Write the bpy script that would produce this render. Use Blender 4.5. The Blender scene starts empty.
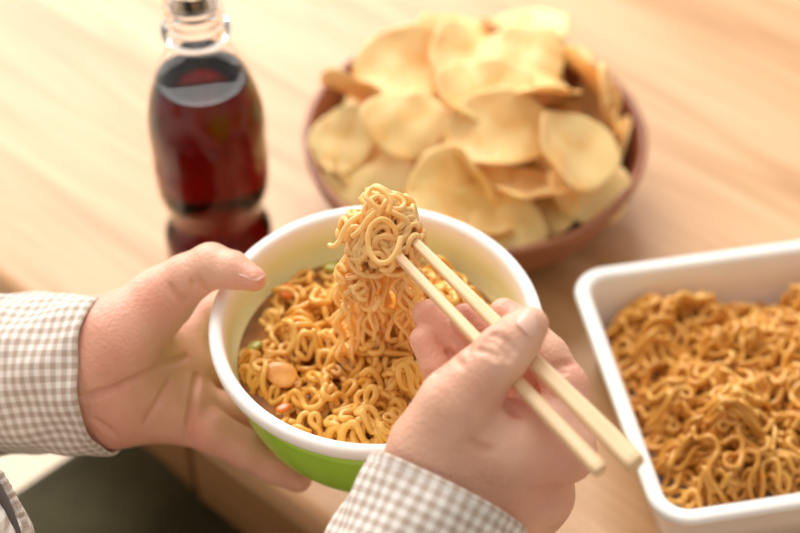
import bpy, math, random
import numpy as np
from mathutils import Vector, Matrix

# ------------------------------------------------------------------ camera
F = 1630.0; PIT = math.radians(46); H = 0.75
CR = np.array([1.0, 0, 0]); CF = np.array([0, math.cos(PIT), -math.sin(PIT)]); CU = np.array([0, math.sin(PIT), math.cos(PIT)])
CC = np.array([0, 0, H])
scene = bpy.context.scene
cam = bpy.data.cameras.new('camera'); camo = bpy.data.objects.new('camera', cam); scene.collection.objects.link(camo)
cam.sensor_width = 36; cam.lens = F / 800 * 36; cam.clip_start = 0.02
camo.location = CC; camo.rotation_euler = (math.radians(90) - PIT, 0, 0)
cam.dof.use_dof = True; cam.dof.focus_distance = 0.752; cam.dof.aperture_fstop = 4.2
scene.camera = camo
scene.view_settings.view_transform = 'Standard'; scene.view_settings.look = 'None'
scene.view_settings.exposure = 0.22; scene.view_settings.gamma = 1.0
scene.cycles.use_denoising = True
scene.cycles.max_bounces = 12; scene.cycles.diffuse_bounces = 8; scene.cycles.transmission_bounces = 10
scene.cycles.caustics_reflective = False

# ------------------------------------------------------------------ light
world = bpy.data.worlds.new('world'); scene.world = world; world.use_nodes = True
bg = world.node_tree.nodes['Background']; bg.inputs[1].default_value = 1.0
# a room that is bright towards its windows and dimmer on the far side
wn, wl = world.node_tree.nodes, world.node_tree.links
wt = wn.new('ShaderNodeTexCoord'); wd = wn.new('ShaderNodeVectorMath'); wd.operation = 'DOT_PRODUCT'; wd.inputs[1].default_value = Vector((-.62, .62, .48)).normalized()
wl.new(wt.outputs['Generated'], wd.inputs[0]); wm = wn.new('ShaderNodeMapRange'); wm.inputs[1].default_value = -.75; wm.inputs[2].default_value = .85; wl.new(wd.outputs['Value'], wm.inputs[0])
wr = wn.new('ShaderNodeMix'); wr.data_type = 'RGBA'; wr.inputs[6].default_value = (.34, .29, .235, 1); wr.inputs[7].default_value = (.92, .87, .81, 1); wl.new(wm.outputs[0], wr.inputs[0]); wl.new(wr.outputs[2], bg.inputs[0])
def area(name, loc, target, sx, sy, power, color):
    l = bpy.data.lights.new(name, 'AREA'); l.shape = 'RECTANGLE'; l.size = sx; l.size_y = sy; l.energy = power; l.color = color
    o = bpy.data.objects.new(name, l); scene.collection.objects.link(o); o.location = loc
    d = Vector(target) - Vector(loc); o.rotation_euler = d.to_track_quat('-Z', 'Y').to_euler(); return o
area('window_light', (-1.1, 3.3, 1.45), (0, .6, 0), 2.6, 1.5, 70, (1, .965, .92))
area('ceiling_bounce_fill', (-.4, 2.2, 2.35), (-.1, .7, 0), 1.6, 1.2, 44, (1, .96, .92))  # added soft fill imitating bounce from the unseen ceiling, no actual lamp

def at(x, y, d):            # point seen at (x, y) of the 800x533 frame, d metres deep
    return CC + d * (CF + (x - 400) / F * CR - (y - 266.5) / F * CU)
def onz(x, y, z):
    r = CF + (x - 400) / F * CR - (y - 266.5) / F * CU
    return CC + (z - H) / r[2] * r
def cam2(x, y, d):          # the same point in the camera's own axes
    return np.array([(x - 400) / F * d, -(y - 266.5) / F * d, -d])
def w2c(p):
    q = np.asarray(p, float) - CC; return np.array([q @ CR, q @ CU, -(q @ CF)])
def c2w(V):
    V = np.asarray(V); return CC + V[..., 0:1] * CR + V[..., 1:2] * CU - V[..., 2:3] * CF

# ------------------------------------------------------------------ helpers
def mesh_obj(name, V, Fc, mat=None, parent=None, smooth=True, uv=None, loc=None):
    me = bpy.data.meshes.new(name)
    V = np.asarray(V, dtype=float)
    if loc is not None: V = V - np.asarray(loc)
    if isinstance(Fc, np.ndarray):
        k = Fc.shape[1]
        me.vertices.add(len(V)); me.vertices.foreach_set('co', V.astype(np.float32).ravel())
        me.loops.add(Fc.size); me.loops.foreach_set('vertex_index', Fc.astype(np.int32).ravel())
        me.polygons.add(len(Fc)); me.polygons.foreach_set('loop_start', np.arange(0, Fc.size, k, dtype=np.int32))
        me.update(calc_edges=True)
    else:
        me.from_pydata([tuple(v) for v in V], [], [tuple(f) for f in Fc])
    if smooth: me.polygons.foreach_set('use_smooth', [True] * len(me.polygons))
    if uv is not None:
        l = me.uv_layers.new(name='UVMap'); idx = np.zeros(len(me.loops), dtype=np.int32); me.loops.foreach_get('vertex_index', idx)
        l.data.foreach_set('uv', np.asarray(uv, np.float32)[idx].ravel())
    me.validate(); me.update()
    o = bpy.data.objects.new(name, me); scene.collection.objects.link(o)
    if loc is not None: o.location = loc
    if mat: me.materials.append(mat)
    if parent:
        o.parent = parent
        if loc is None: o.location = -Vector(parent.location) if parent.get('_w') else (0, 0, 0)
    return o
def tag(o, label, cat, group=None, kind=None):
    if label: o['label'] = label
    if cat: o['category'] = cat
    if group: o['group'] = group
    if kind: o['kind'] = kind
    return o
def empty(name, loc=(0, 0, 0), rz=0):
    o = bpy.data.objects.new(name, None); scene.collection.objects.link(o); o.location = loc; o.rotation_euler = (0, 0, rz)
    o.empty_display_size = .02; return o
def lathe(pr, n=96):
    V = []; Fc = []
    idx = []
    for r, z in pr:
        if r < 1e-6: idx.append([len(V)] * n); V.append((0, 0, z))
        else:
            idx.append(list(range(len(V), len(V) + n)))
            for i in range(n):
                t = 2 * math.pi * i / n; V.append((r * math.cos(t), r * math.sin(t), z))
    for j in range(len(pr) - 1):
        a, b = idx[j], idx[j + 1]
        for i in range(n):
            k = (i + 1) % n; f = [a[i], a[k], b[k], b[i]]; g = []
            for q in f:
                if q not in g: g.append(q)
            if len(g) > 2: Fc.append(g)
    return V, Fc
def tube(P, r, k=8, caps=True):
    """tube mesh along points P (n,3), r scalar or per point"""
    P = np.asarray(P, float); n = len(P)
    T = np.gradient(P, axis=0); T /= np.linalg.norm(T, axis=1)[:, None] + 1e-12
    N = np.zeros_like(P); a = np.array([0, 0, 1.0]) if abs(T[0][2]) < .9 else np.array([1.0, 0, 0])
    v = np.cross(T[0], a); v /= np.linalg.norm(v); N[0] = v
    for i in range(1, n):
        v = N[i - 1] - (N[i - 1] @ T[i]) * T[i]; l = np.linalg.norm(v); N[i] = v / l if l > 1e-9 else N[i - 1]
    B = np.cross(T, N); th = np.arange(k) * 2 * math.pi / k
    r = np.broadcast_to(np.asarray(r, float), (n,))
    V = P[:, None] + r[:, None, None] * (np.cos(th)[None, :, None] * N[:, None] + np.sin(th)[None, :, None] * B[:, None])
    V = V.reshape(-1, 3)
    i = np.arange(n - 1)[:, None] * k; j = np.arange(k)[None]; j2 = (j + 1) % k
    Q = np.stack([i + j, i + j2, i + k + j2, i + k + j], -1).reshape(-1, 4)
    if caps:
        V = np.vstack([V, P[0] - T[0] * r[0] * .6, P[-1] + T[-1] * r[-1] * .6])
        c0, c1 = n * k, n * k + 1
        jj = np.arange(k); j3 = (jj + 1) % k
        Q = np.vstack([Q, np.stack([np.full(k, c0), j3, jj, jj], -1), np.stack([np.full(k, c1), (n - 1) * k + jj, (n - 1) * k + j3, (n - 1) * k + j3], -1)])
    return V, Q
def merge(parts):
    Vs = []; Fs = []; o = 0
    for V, Q in parts:
        Vs.append(np.asarray(V)); Fs.append(np.asarray(Q) + o); o += len(V)
    return np.vstack(Vs), np.vstack(Fs)
def quads_to_list(Q):
    out = []
    for f in Q.tolist():
        g = []
        for q in f:
            if q not in g: g.append(q)
        out.append(g)
    return out
def tubes_obj(name, parts, mat, parent=None, loc=None):
    V, Q = merge(parts)
    return mesh_obj(name, V, quads_to_list(Q), mat, parent, loc=loc)
def box(x0, x1, y0, y1, z0, z1):
    V = [(x, y, z) for x in (x0, x1) for y in (y0, y1) for z in (z0, z1)]
    return V, [(0, 1, 3, 2), (4, 6, 7, 5), (0, 4, 5, 1), (2, 3, 7, 6), (0, 2, 6, 4), (1, 5, 7, 3)]
def bevel(o, w, seg=4):
    m = o.modifiers.new('bevel', 'BEVEL'); m.width = w; m.segments = seg; m.limit_method = 'ANGLE'; return o

# materials
def mat(name, col, rough=.5, **kw):
    m = bpy.data.materials.new(name); m.use_nodes = True; b = m.node_tree.nodes['Principled BSDF']
    b.inputs['Base Color'].default_value = (*col, 1); b.inputs['Roughness'].default_value = rough
    for k, v in kw.items(): b.inputs[k.replace('_', ' ')].default_value = v
    return m
def nt(m): return m.node_tree.nodes, m.node_tree.links, m.node_tree.nodes['Principled BSDF']
def noise_color(m, c1, c2, scale, detail=4, coord='Object', stretch=(1, 1, 1), rot=(0, 0, 0), lo=.35, hi=.65, bump=0, bscale=None):
    N, L, b = nt(m)
    tc = N.new('ShaderNodeTexCoord'); mp = N.new('ShaderNodeMapping'); mp.inputs['Scale'].default_value = stretch; mp.inputs['Rotation'].default_value = rot
    L.new(tc.outputs[coord], mp.inputs[0])
    no = N.new('ShaderNodeTexNoise'); no.inputs['Scale'].default_value = scale; no.inputs['Detail'].default_value = detail
    L.new(mp.outputs[0], no.inputs[0])
    cr = N.new('ShaderNodeValToRGB'); cr.color_ramp.elements[0].position = lo; cr.color_ramp.elements[1].position = hi
    cr.color_ramp.elements[0].color = (*c1, 1); cr.color_ramp.elements[1].color = (*c2, 1)
    L.new(no.outputs[0], cr.inputs[0]); L.new(cr.outputs[0], b.inputs['Base Color'])
    if bump:
        n2 = N.new('ShaderNodeTexNoise'); n2.inputs['Scale'].default_value = bscale or scale; n2.inputs['Detail'].default_value = 3
        L.new(mp.outputs[0], n2.inputs[0]); bp = N.new('ShaderNodeBump'); bp.inputs['Distance'].default_value = bump; bp.inputs['Strength'].default_value = 1
        L.new(n2.outputs[0], bp.inputs['Height']); L.new(bp.outputs[0], b.inputs['Normal'])
    return m

EDGE_ANG = math.atan2(-.181, .208)      # heading of the table's edge
def wood(name, c1, c2, c3, rough=.35, along=0.0):
    m = mat(name, c1, rough); N, L, b = nt(m)
    tc = N.new('ShaderNodeTexCoord'); mp = N.new('ShaderNodeMapping'); mp.inputs['Rotation'].default_value = (0, 0, -along); L.new(tc.outputs['Object'], mp.inputs[0])
    mp2 = N.new('ShaderNodeMapping'); mp2.inputs['Scale'].default_value = (1.1, 11, 11); L.new(mp.outputs[0], mp2.inputs[0])
    n1 = N.new('ShaderNodeTexNoise'); n1.inputs['Scale'].default_value = 2.2; n1.inputs['Detail'].default_value = 5; n1.inputs['Distortion'].default_value = .9; L.new(mp2.outputs[0], n1.inputs[0])
    mp3 = N.new('ShaderNodeMapping'); mp3.inputs['Scale'].default_value = (4, 160, 160); L.new(mp.outputs[0], mp3.inputs[0])
    n2 = N.new('ShaderNodeTexNoise'); n2.inputs['Scale'].default_value = 3; n2.inputs['Detail'].default_value = 4; L.new(mp3.outputs[0], n2.inputs[0])
    r1 = N.new('ShaderNodeValToRGB'); e = r1.color_ramp.elements; e[0].position = .36; e[0].color = (*c2, 1); e[1].position = .62; e[1].color = (*c1, 1); L.new(n1.outputs[0], r1.inputs[0])
    r2 = N.new('ShaderNodeValToRGB'); e = r2.color_ramp.elements; e[0].position = .35; e[0].color = (*c3, 1); e[1].position = .6; e[1].color = (1, 1, 1, 1); L.new(n2.outputs[0], r2.inputs[0])
    mx = N.new('ShaderNodeMix'); mx.data_type = 'RGBA'; mx.blend_type = 'MULTIPLY'; mx.inputs[0].default_value = .6
    L.new(r1.outputs[0], mx.inputs[6]); L.new(r2.outputs[0], mx.inputs[7]); L.new(mx.outputs[2], b.inputs['Base Color'])
    return m
def gingham(name, base, line, pitch, coat_wave=True):
    m = mat(name, base, .85); N, L, b = nt(m)
    b.inputs['Sheen Weight'].default_value = .15
    tc = N.new('ShaderNodeTexCoord'); sp = N.new('ShaderNodeSeparateXYZ'); L.new(tc.outputs['UV'], sp.inputs[0])
    outs = []
    for i in range(2):
        a = N.new('ShaderNodeMath'); a.operation = 'MULTIPLY'; a.inputs[1].default_value = 2 * math.pi / pitch; L.new(sp.outputs[i], a.inputs[0])
        s = N.new('ShaderNodeMath'); s.operation = 'SINE'; L.new(a.outputs[0], s.inputs[0])
        mr = N.new('ShaderNodeMapRange'); mr.inputs[1].default_value = -.35; mr.inputs[2].default_value = .35; L.new(s.outputs[0], mr.inputs[0]); outs.append(mr.outputs[0])
    ad = N.new('ShaderNodeMath'); ad.operation = 'ADD'; L.new(outs[0], ad.inputs[0]); L.new(outs[1], ad.inputs[1])
    hv = N.new('ShaderNodeMath'); hv.operation = 'MULTIPLY'; hv.inputs[1].default_value = .5; L.new(ad.outputs[0], hv.inputs[0])
    cr = N.new('ShaderNodeValToRGB'); cr.color_ramp.interpolation = 'LINEAR'; e = cr.color_ramp.elements
    e[0].position = 0; e[0].color = (*base, 1); e[1].position = 1; e[1].color = (*line, 1)
    mid = cr.color_ramp.elements.new(.5); mid.color = (*[.45 * x + .55 * y for x, y in zip(base, line)], 1)
    L.new(hv.outputs[0], cr.inputs[0]); L.new(cr.outputs[0], b.inputs['Base Color'])
    w = N.new('ShaderNodeTexNoise'); w.inputs['Scale'].default_value = 2200; L.new(tc.outputs['UV'], w.inputs[0])
    bp = N.new('ShaderNodeBump'); bp.inputs['Distance'].default_value = .0003; L.new(w.outputs[0], bp.inputs['Height']); L.new(bp.outputs[0], b.inputs['Normal'])
    return m
M = {}
M['table'] = wood('light_oak', (.70, .435, .24), (.51, .28, .125), (.84, .75, .66), .40, 0)
M['leg'] = wood('oak_leg', (.44, .225, .095), (.34, .16, .06), (.8, .7, .6), .45, 0)
M['floor'] = wood('pale_floor', (.78, .66, .50), (.70, .58, .42), (.9, .85, .8), .4, .6)
M['walnut'] = wood('red_brown_wood', (.36, .13, .055), (.24, .075, .03), (.75, .6, .5), .3, .3)
M['white_foam'] = mat('white_foam', (.90, .89, .86), .38, Subsurface_Weight=.2, Subsurface_Scale=.004)
M['tray_white'] = mat('white_plastic', (.88, .865, .84), .3, Subsurface_Weight=.15, Subsurface_Scale=.003)
M['cream_foam'] = mat('cream_inside', (.90, .86, .66), .38)
M['noodle_pale'] = noise_color(mat('lifted_noodle', (.9, .6, .2), .22, Coat_Weight=.08, Coat_Roughness=.1), (.99, .67, .24), (1, .79, .40), 60)
M['noodle_pale'].node_tree.nodes['Principled BSDF'].inputs['Subsurface Radius'].default_value = (1, .85, .6)
M['noodle_soup'] = noise_color(mat('soup_noodle', (.8, .4, .08), .22, Coat_Weight=.3, Coat_Roughness=.08), (.85, .46, .075), (.93, .62, .17), 45)
M['noodle_soup'].node_tree.nodes['Principled BSDF'].inputs['Subsurface Radius'].default_value = (1, .85, .6)
M['noodle_fried'] = noise_color(mat('fried_noodle', (.6, .25, .05), .33, Coat_Weight=.3, Coat_Roughness=.15), (.70, .32, .045), (.86, .49, .105), 35)
M['broth'] = noise_color(mat('broth', (.3, .08, .01), .08, Coat_Weight=.5), (.20, .058, .010), (.42, .15, .022), 40)
M['chopstick'] = wood('pale_bamboo', (.86, .66, .42), (.80, .58, .34), (.85, .78, .68), .5, 0)
M['olive'] = noise_color(mat('olive_cloth', (.06, .055, .03), .9), (.040, .034, .010), (.060, .052, .018), 25)
M['shirt'] = gingham('checked_cotton', (.84, .81, .77), (.46, .36, .29), .0055)
M['shirt_gap_shade'] = mat('dark_gap_shade', (.10, .085, .08), .9)  # dark colour painted as shade in the shirt front gap
M['hair'] = mat('black_hair', (.015, .012, .01), .5)
M['nail'] = mat('fingernail', (.84, .52, .41), .3, Subsurface_Weight=.2, Subsurface_Scale=.002)

def translucent(m, col, f):
    N, L, b = nt(m); t = N.new('ShaderNodeBsdfTranslucent'); t.inputs[0].default_value = (*col, 1); mx = N.new('ShaderNodeMixShader'); mx.inputs[0].default_value = f
    L.new(b.outputs[0], mx.inputs[1]); L.new(t.outputs[0], mx.inputs[2]); L.new(mx.outputs[0], N['Material Output'].inputs[0])
translucent(M['noodle_pale'], (1, .80, .22), .30); translucent(M['noodle_soup'], (1, .55, .10), .15); translucent(M['noodle_fried'], (1, .50, .08), .12)
def skin_mat():
    m = noise_color(mat('skin', (.8, .5, .4), .42, Subsurface_Weight=.3, Subsurface_Scale=.0035), (.70, .385, .265), (.80, .49, .355), 38, bump=.0006, bscale=520)
    N, L, b = nt(m); b.inputs['Subsurface Radius'].default_value = (1, .35, .2)
    at_ = N.new('ShaderNodeAttribute'); at_.attribute_name = 'flush_shade'
    mx = N.new('ShaderNodeMix'); mx.data_type = 'RGBA'; mx.blend_type = 'MIX'
    src = b.inputs['Base Color'].links[0].from_socket
    L.new(src, mx.inputs[6]); mx.inputs[7].default_value = (.72, .28, .21, 1); L.new(at_.outputs['Fac'], mx.inputs[0]); L.new(mx.outputs[2], b.inputs['Base Color'])
    return m
M['skin'] = skin_mat()

# ------------------------------------------------------------------ setting: floor
V, Fc = box(-2.5, 2.5, -1.5, 3.5, -.76, -.72)
tag(mesh_obj('floor', V, Fc, M['floor'], smooth=False), 'pale wooden floor below the table', 'floor', kind='structure')

# ------------------------------------------------------------------ table
E0 = onz(0, 280, 0); E1 = onz(300, 505, 0)
EDGE_ANG2 = math.atan2(E1[1] - E0[1], E1[0] - E0[0])
tb = empty('dining_table', (E0[0], E0[1], -.72), EDGE_ANG2)
tag(tb, 'light oak dining table with rounded front edge under all the food', 'table')
V, Fc = box(-.35, 1.25, 0, .85, .72 - .03, .72)
o = bevel(mesh_obj('tabletop', V, Fc, M['table'], tb), .008); o.location = (0, 0, 0)
V, Fc = box(.155, 1.19, .012, .034, .72 - .105, .72 - .03)
bevel(mesh_obj('apron', V, Fc, M['leg'], tb), .002)
V, Fc = box(-.29, 1.19, .80, .822, .72 - .105, .72 - .03); bevel(mesh_obj('apron', V, Fc, M['leg'], tb), .002)
V, Fc = box(-.29, .151, .012, .034, .72 - .105, .72 - .03); bevel(mesh_obj('drawer_front', V, Fc, M['leg'], tb), .002)
for x in (-.29, 1.18):
    V, Fc = box(x, x + .022, .03, .8, .72 - .105, .72 - .03); bevel(mesh_obj('apron', V, Fc, M['leg'], tb), .002)
for x in (-.33, 1.17):
    for y in (.03, .76):
        V, Fc = box(x, x + .06, y, y + .06, 0, .69); bevel(mesh_obj('leg', V, Fc, M['leg'], tb), .006)

# ------------------------------------------------------------------ noodle laying
class Pile:
    """Strands laid one over another on a height grid, so that each rests on those below."""
    def __init__(s, size, cell, base, inside, rng):
        s.c = cell; s.n = int(2 * size / cell) + 1; s.size = size; s.inside = inside; s.rng = rng
        g = (np.arange(s.n) * cell - size); s.X, s.Y = np.meshgrid(g, g, indexing='ij'); s.h = base(s.X, s.Y)
    def strand(s, r, L, A, wl, step=.0011, top=None, sink=.75, start=None):
        rng = s.rng; n = int(L / step)
        for _ in range(40):
            if start is None: p = rng.uniform(-s.size, s.size, 2)
            else: p = np.array(start)
            if s.inside(p[0], p[1]): break
        else: return None
        th0 = rng.uniform(0, 2 * math.pi); ph = rng.uniform(0, 6.28); drift = rng.normal() * 28
        P = []; sarc = 0; ths = th0; a = A * rng.uniform(.75, 1.15); w = wl * rng.uniform(.8, 1.25)
        for i in range(n):
            sarc += step; ths += drift * step + rng.normal() * .03
            th = ths + a * math.sin(2 * math.pi * sarc / w + ph)
            p = p + step * np.array([math.cos(th), math.sin(th)])
            if not s.inside(p[0], p[1]): break
            P.append(p)
        if len(P) < 22: return None
        P = np.array(P); I = np.clip(np.round((P + s.size) / s.c).astype(int), 0, s.n - 1)
        z = s.h[I[:, 0], I[:, 1]].copy()
        k = max(2, int(.003 / step)); zz = np.pad(z, k, mode='edge')
        z = np.max(np.stack([zz[j:j + len(z)] for j in range(2 * k + 1)]), 0) * .6 + z * .4
        ker = np.hanning(2 * k + 5)[1:-1]; ker /= ker.sum(); kk = len(ker) // 2
        z = np.convolve(np.pad(z, kk, mode='edge'), ker, 'valid')
        z = z + r * sink
        if top is not None:
            z = np.minimum(z, top(P[:, 0], P[:, 1]) + rng.uniform(-.001, .002))
        m = int(math.ceil(r / s.c))
        for dx in range(-m, m + 1):
            for dy in range(-m, m + 1):
                d = math.hypot(dx, dy) * s.c
                if d <= r:
                    a_ = np.clip(I[:, 0] + dx, 0, s.n - 1); b_ = np.clip(I[:, 1] + dy, 0, s.n - 1)
                    np.maximum.at(s.h, (a_, b_), z + math.sqrt(r * r - d * d))
        return np.column_stack([P, z])

# ------------------------------------------------------------------ surface nets
def surface_nets(f, org, h):
    s = f < 0
    nx, ny, nz = f.shape
    cnt = np.zeros((nx - 1, ny - 1, nz - 1), np.int8); acc = np.zeros((nx - 1, ny - 1, nz - 1, 3), np.float32)
    edges = []
    for ax in range(3):
        a = [slice(None)] * 3; b = [slice(None)] * 3; a[ax] = slice(0, -1); b[ax] = slice(1, None)
        fa, fb = f[tuple(a)], f[tuple(b)]; m = s[tuple(a)] != s[tuple(b)]
        I = np.argwhere(m); t = fa[m] / (fa[m] - fb[m]); pt = I.astype(np.float32); pt[:, ax] += t
        o1, o2 = [(1, 2), (0, 2), (0, 1)][ax]
        edges.append((ax, I, s[tuple(a)][m]))
        for d1 in (0, 1):
            for d2 in (0, 1):
                J = I.copy(); J[:, o1] -= d1; J[:, o2] -= d2
                ok = (J >= 0).all(1) & (J < np.array(cnt.shape)).all(1)
                Jk = J[ok]; np.add.at(cnt, (Jk[:, 0], Jk[:, 1], Jk[:, 2]), 1); np.add.at(acc, (Jk[:, 0], Jk[:, 1], Jk[:, 2]), pt[ok])
    act = cnt > 0; idx = -np.ones(cnt.shape, np.int64); idx[act] = np.arange(act.sum())
    V = acc[act] / cnt[act][:, None] * h + np.asarray(org)
    Q = []
    for ax, I, sa in edges:
        o1, o2 = [(1, 2), (2, 0), (0, 1)][ax]
        def c(d1, d2):
            J = I.copy(); J[:, o1] -= d1; J[:, o2] -= d2; return J
        Js = [c(1, 1), c(0, 1), c(0, 0), c(1, 0)]
        ok = np.ones(len(I), bool)
        for J in Js: ok &= (J >= 0).all(1) & (J < np.array(cnt.shape)).all(1)
        q = np.stack([idx[J[ok][:, 0], J[ok][:, 1], J[ok][:, 2]] for J in Js], 1); fl = ~sa[ok]
        q[fl] = q[fl][:, ::-1]; Q.append(q)
    return V, np.vstack(Q)
class Field:
    def __init__(s, lo, hi, h):
        s.lo = np.asarray(lo, float); s.h = h; s.n = np.ceil((np.asarray(hi) - s.lo) / h).astype(int) + 1
        s.ax = [(s.lo[i] + np.arange(s.n[i]) * h).astype(np.float32) for i in range(3)]
    def new(s): return np.full(s.n, .05, np.float32)
    def prim(s, f, a, b, ra, rb, k, sub=False):
        """smooth union of a round cone a->b into f"""
        a = np.asarray(a, float); b = np.asarray(b, float); m = max(ra, rb) + .014
        lo = np.maximum(((np.minimum(a, b) - m - s.lo) / s.h).astype(int), 0); hi = np.minimum(((np.maximum(a, b) + m - s.lo) / s.h).astype(int) + 2, s.n)
        if (hi <= lo).any(): return f
        sl = tuple(slice(lo[i], hi[i]) for i in range(3))
        x = s.ax[0][sl[0]][:, None, None] - a[0]; y = s.ax[1][sl[1]][None, :, None] - a[1]; z = s.ax[2][sl[2]][None, None, :] - a[2]
        d = b - a; L2 = d @ d
        if L2 < 1e-12: t = 0 * (x + y + z)
        else: t = np.clip((x * d[0] + y * d[1] + z * d[2]) / L2, 0, 1)
        D = np.sqrt((x - t * d[0]) ** 2 + (y - t * d[1]) ** 2 + (z - t * d[2]) ** 2) - (ra + (rb - ra) * t)
        D = D.astype(np.float32); g = f[sl]
        if sub:
            D = -D; hh = np.maximum(k - np.abs(g - D), 0) / k; f[sl] = np.maximum(g, D) + hh * hh * k * .25
        else:
            hh = np.maximum(k - np.abs(g - D), 0) / k; f[sl] = np.minimum(g, D) - hh * hh * k * .25
        return f
    @staticmethod
    def smin(a, b, k):
        hh = np.maximum(k - np.abs(a - b), 0) / k; return np.minimum(a, b) - hh * hh * k * .25
def build_hand(core, chains, grooves, lo, hi, h=.0009, kcore=.012, kroot=.007):
    """core: list of (p,q,rp,rq); chains: list of [(p,r),...] in camera axes"""
    fl = Field(lo, hi, h); base = fl.new()
    for p, q, rp, rq in core: fl.prim(base, p, q, rp, rq, kcore)
    res = base.copy()
    for ch in chains:
        f = fl.new()
        for (p, rp), (q, rq) in zip(ch[:-1], ch[1:]): fl.prim(f, p, q, rp, rq, .003)
        res = Field.smin(res, Field.smin(base, f, kroot), .0012)
    def surf(x, y, inset=0.0):        # where the line of sight through (x, y) meets the skin
        ds = np.arange(.60, .95, .0004); P = np.stack([(x - 400) / F * ds, -(y - 266.5) / F * ds, -ds], 1)
        I = np.round((P - fl.lo) / fl.h).astype(int); ok = ((I >= 0) & (I < fl.n)).all(1); v = np.full(len(ds), 1.0)
        v[ok] = res[I[ok][:, 0], I[ok][:, 1], I[ok][:, 2]]; k = np.argmax(v < 0)
        return P[k] if v[k] < 0 else None
    marks = []
    for pts, r in grooves:
        q = []
        for (x0, y0), (x1, y1) in zip(pts[:-1], pts[1:]):
            for t in np.linspace(0, 1, 5): q.append(surf(x0 + (x1 - x0) * t, y0 + (y1 - y0) * t))
        marks.append(([v for v in q if v is not None], r))
    for q, r in marks:
        for a, b in zip(q[:-1], q[1:]):
            if np.linalg.norm(a - b) < .006: fl.prim(res, a, b, r, r, .0022, sub=True)
    build_hand.surf = surf
    V, Q = surface_nets(res, fl.lo, h)
    # relax the voxel steps a little
    for it in range(2):
        acc = np.zeros_like(V); n = np.zeros(len(V))
        for i in range(4):
            for j in (1, 3): np.add.at(acc, Q[:, i], V[Q[:, (i + j) % 4]]); np.add.at(n, Q[:, i], 1)
        V = V * .5 + .5 * acc / n[:, None]
    return V, Q

# ------------------------------------------------------------------ green noodle bowl
BR = .0825; BC = np.array([-.0116, .5375, .156])      # rim radius, rim centre
bowl = empty('noodle_bowl', (BC[0], BC[1], BC[2] - .071))
tag(bowl, 'round white-rimmed green noodle bowl held in the left hand', 'bowl')
Z0 = .071
inner = [(0, -.066), (.046, -.066), (.052, -.063), (.062, -.050), (.068, -.034), (.0705, -.026), (.0722, -.0252), (.0735, -.016), (.0748, -.006), (.0755, -.0025), (.0763, -.0008), (.0778, 0),
         (.0802, 0), (.0816, -.0007), (.0824, -.0022), (.0825, -.0042), (.0822, -.0062), (.0812, -.0072), (.0775, -.0074), (.0768, -.0078), (.0757, -.0095)]
wallg = [(.0757, -.0095), (.0762, -.0105), (.0758, -.013), (.0752, -.017), (.0757, -.0178), (.0754, -.019), (.0735, -.029), (.0705, -.041), (.066, -.053), (.060, -.063), (.054, -.0695), (.050, -.071), (.046, -.070)]
V, Fc = lathe([(r, z + Z0) for r, z in inner + [(.0745, -.012), (.072, -.03), (.064, -.052), (.052, -.066), (.046, -.0695), (0, -.0695)]], 128)
sh = mesh_obj('bowl_liner', V, Fc, M['white_foam'], bowl)
N_, L_, b_ = nt(M['white_foam'])
# cream inside of the liner: the foam itself is cream where it meets the soup, white on the rim
tc = N_.new('ShaderNodeTexCoord'); sp = N_.new('ShaderNodeSeparateXYZ'); L_.new(tc.outputs['Object'], sp.inputs[0])
mr = N_.new('ShaderNodeMapRange'); mr.inputs[1].default_value = Z0 - .014; mr.inputs[2].default_value = Z0 - .0015; L_.new(sp.outputs[2], mr.inputs[0])
mx = N_.new('ShaderNodeMix'); mx.data_type = 'RGBA'; mx.inputs[6].default_value = (.90, .87, .50, 1); mx.inputs[7].default_value = (.91, .90, .88, 1)
L_.new(mr.outputs[0], mx.inputs[0]); L_.new(mx.outputs[2], b_.inputs['Base Color'])
M['green'] = noise_color(mat('printed_green', (.3, .6, .06), .32, Coat_Weight=.3), (.40, .73, .045), (.50, .81, .09), 9, stretch=(1, 1, .3))
V, Fc = lathe([(r, z + Z0) for r, z in wallg], 128); mesh_obj('green_band', V, Fc, M['green'], bowl)
bowl_green = bpy.data.objects['green_band']; bowl_green['label'] = 'bright green outer wall'

SZ = BC[2] - .0275       # soup level
V, Fc = lathe([(0, 0), (.03, 0), (.0712, 0), (.0712, -.001), (.0680, -.006), (.058, -.028), (0, -.030)], 96)
o = mesh_obj('broth', V, Fc, M['broth']); o.location = (BC[0], BC[1], SZ); tag(o, 'orange brown broth filling the green noodle bowl', 'soup', kind='stuff')
rng = np.random.default_rng(11)
ins = lambda x, y: x * x + y * y < .0690 ** 2
def base_h(X, Y): return -.0050 + .0022 * np.sin(90 * X + 1) * np.cos(75 * Y) + .0055 * np.exp(-((X - .015) ** 2 + (Y - .01) ** 2) / .03 ** 2) + 0 * X
pl = Pile(.075, .0008, base_h, ins, rng); parts = []
topf = lambda x, y: .0058 + .004 * np.exp(-((x - .012) ** 2 + (y - .01) ** 2) / .028 ** 2) + .0015 * np.sin(80 * x) * np.cos(70 * y)
for i in range(205):
    r = .00162
    P = pl.strand(r, rng.uniform(.06, .16), rng.uniform(1.4, 2.3), rng.uniform(.024, .036), sink=1.1)
    if P is not None: parts.append(tube(P + np.array([BC[0], BC[1], SZ]), r * rng.uniform(.92, 1.1), 8))
tag(tubes_obj('soup_noodles', parts, M['noodle_soup']), 'tangle of curly orange noodles lying in the broth of the green bowl', 'noodles', kind='stuff')

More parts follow.
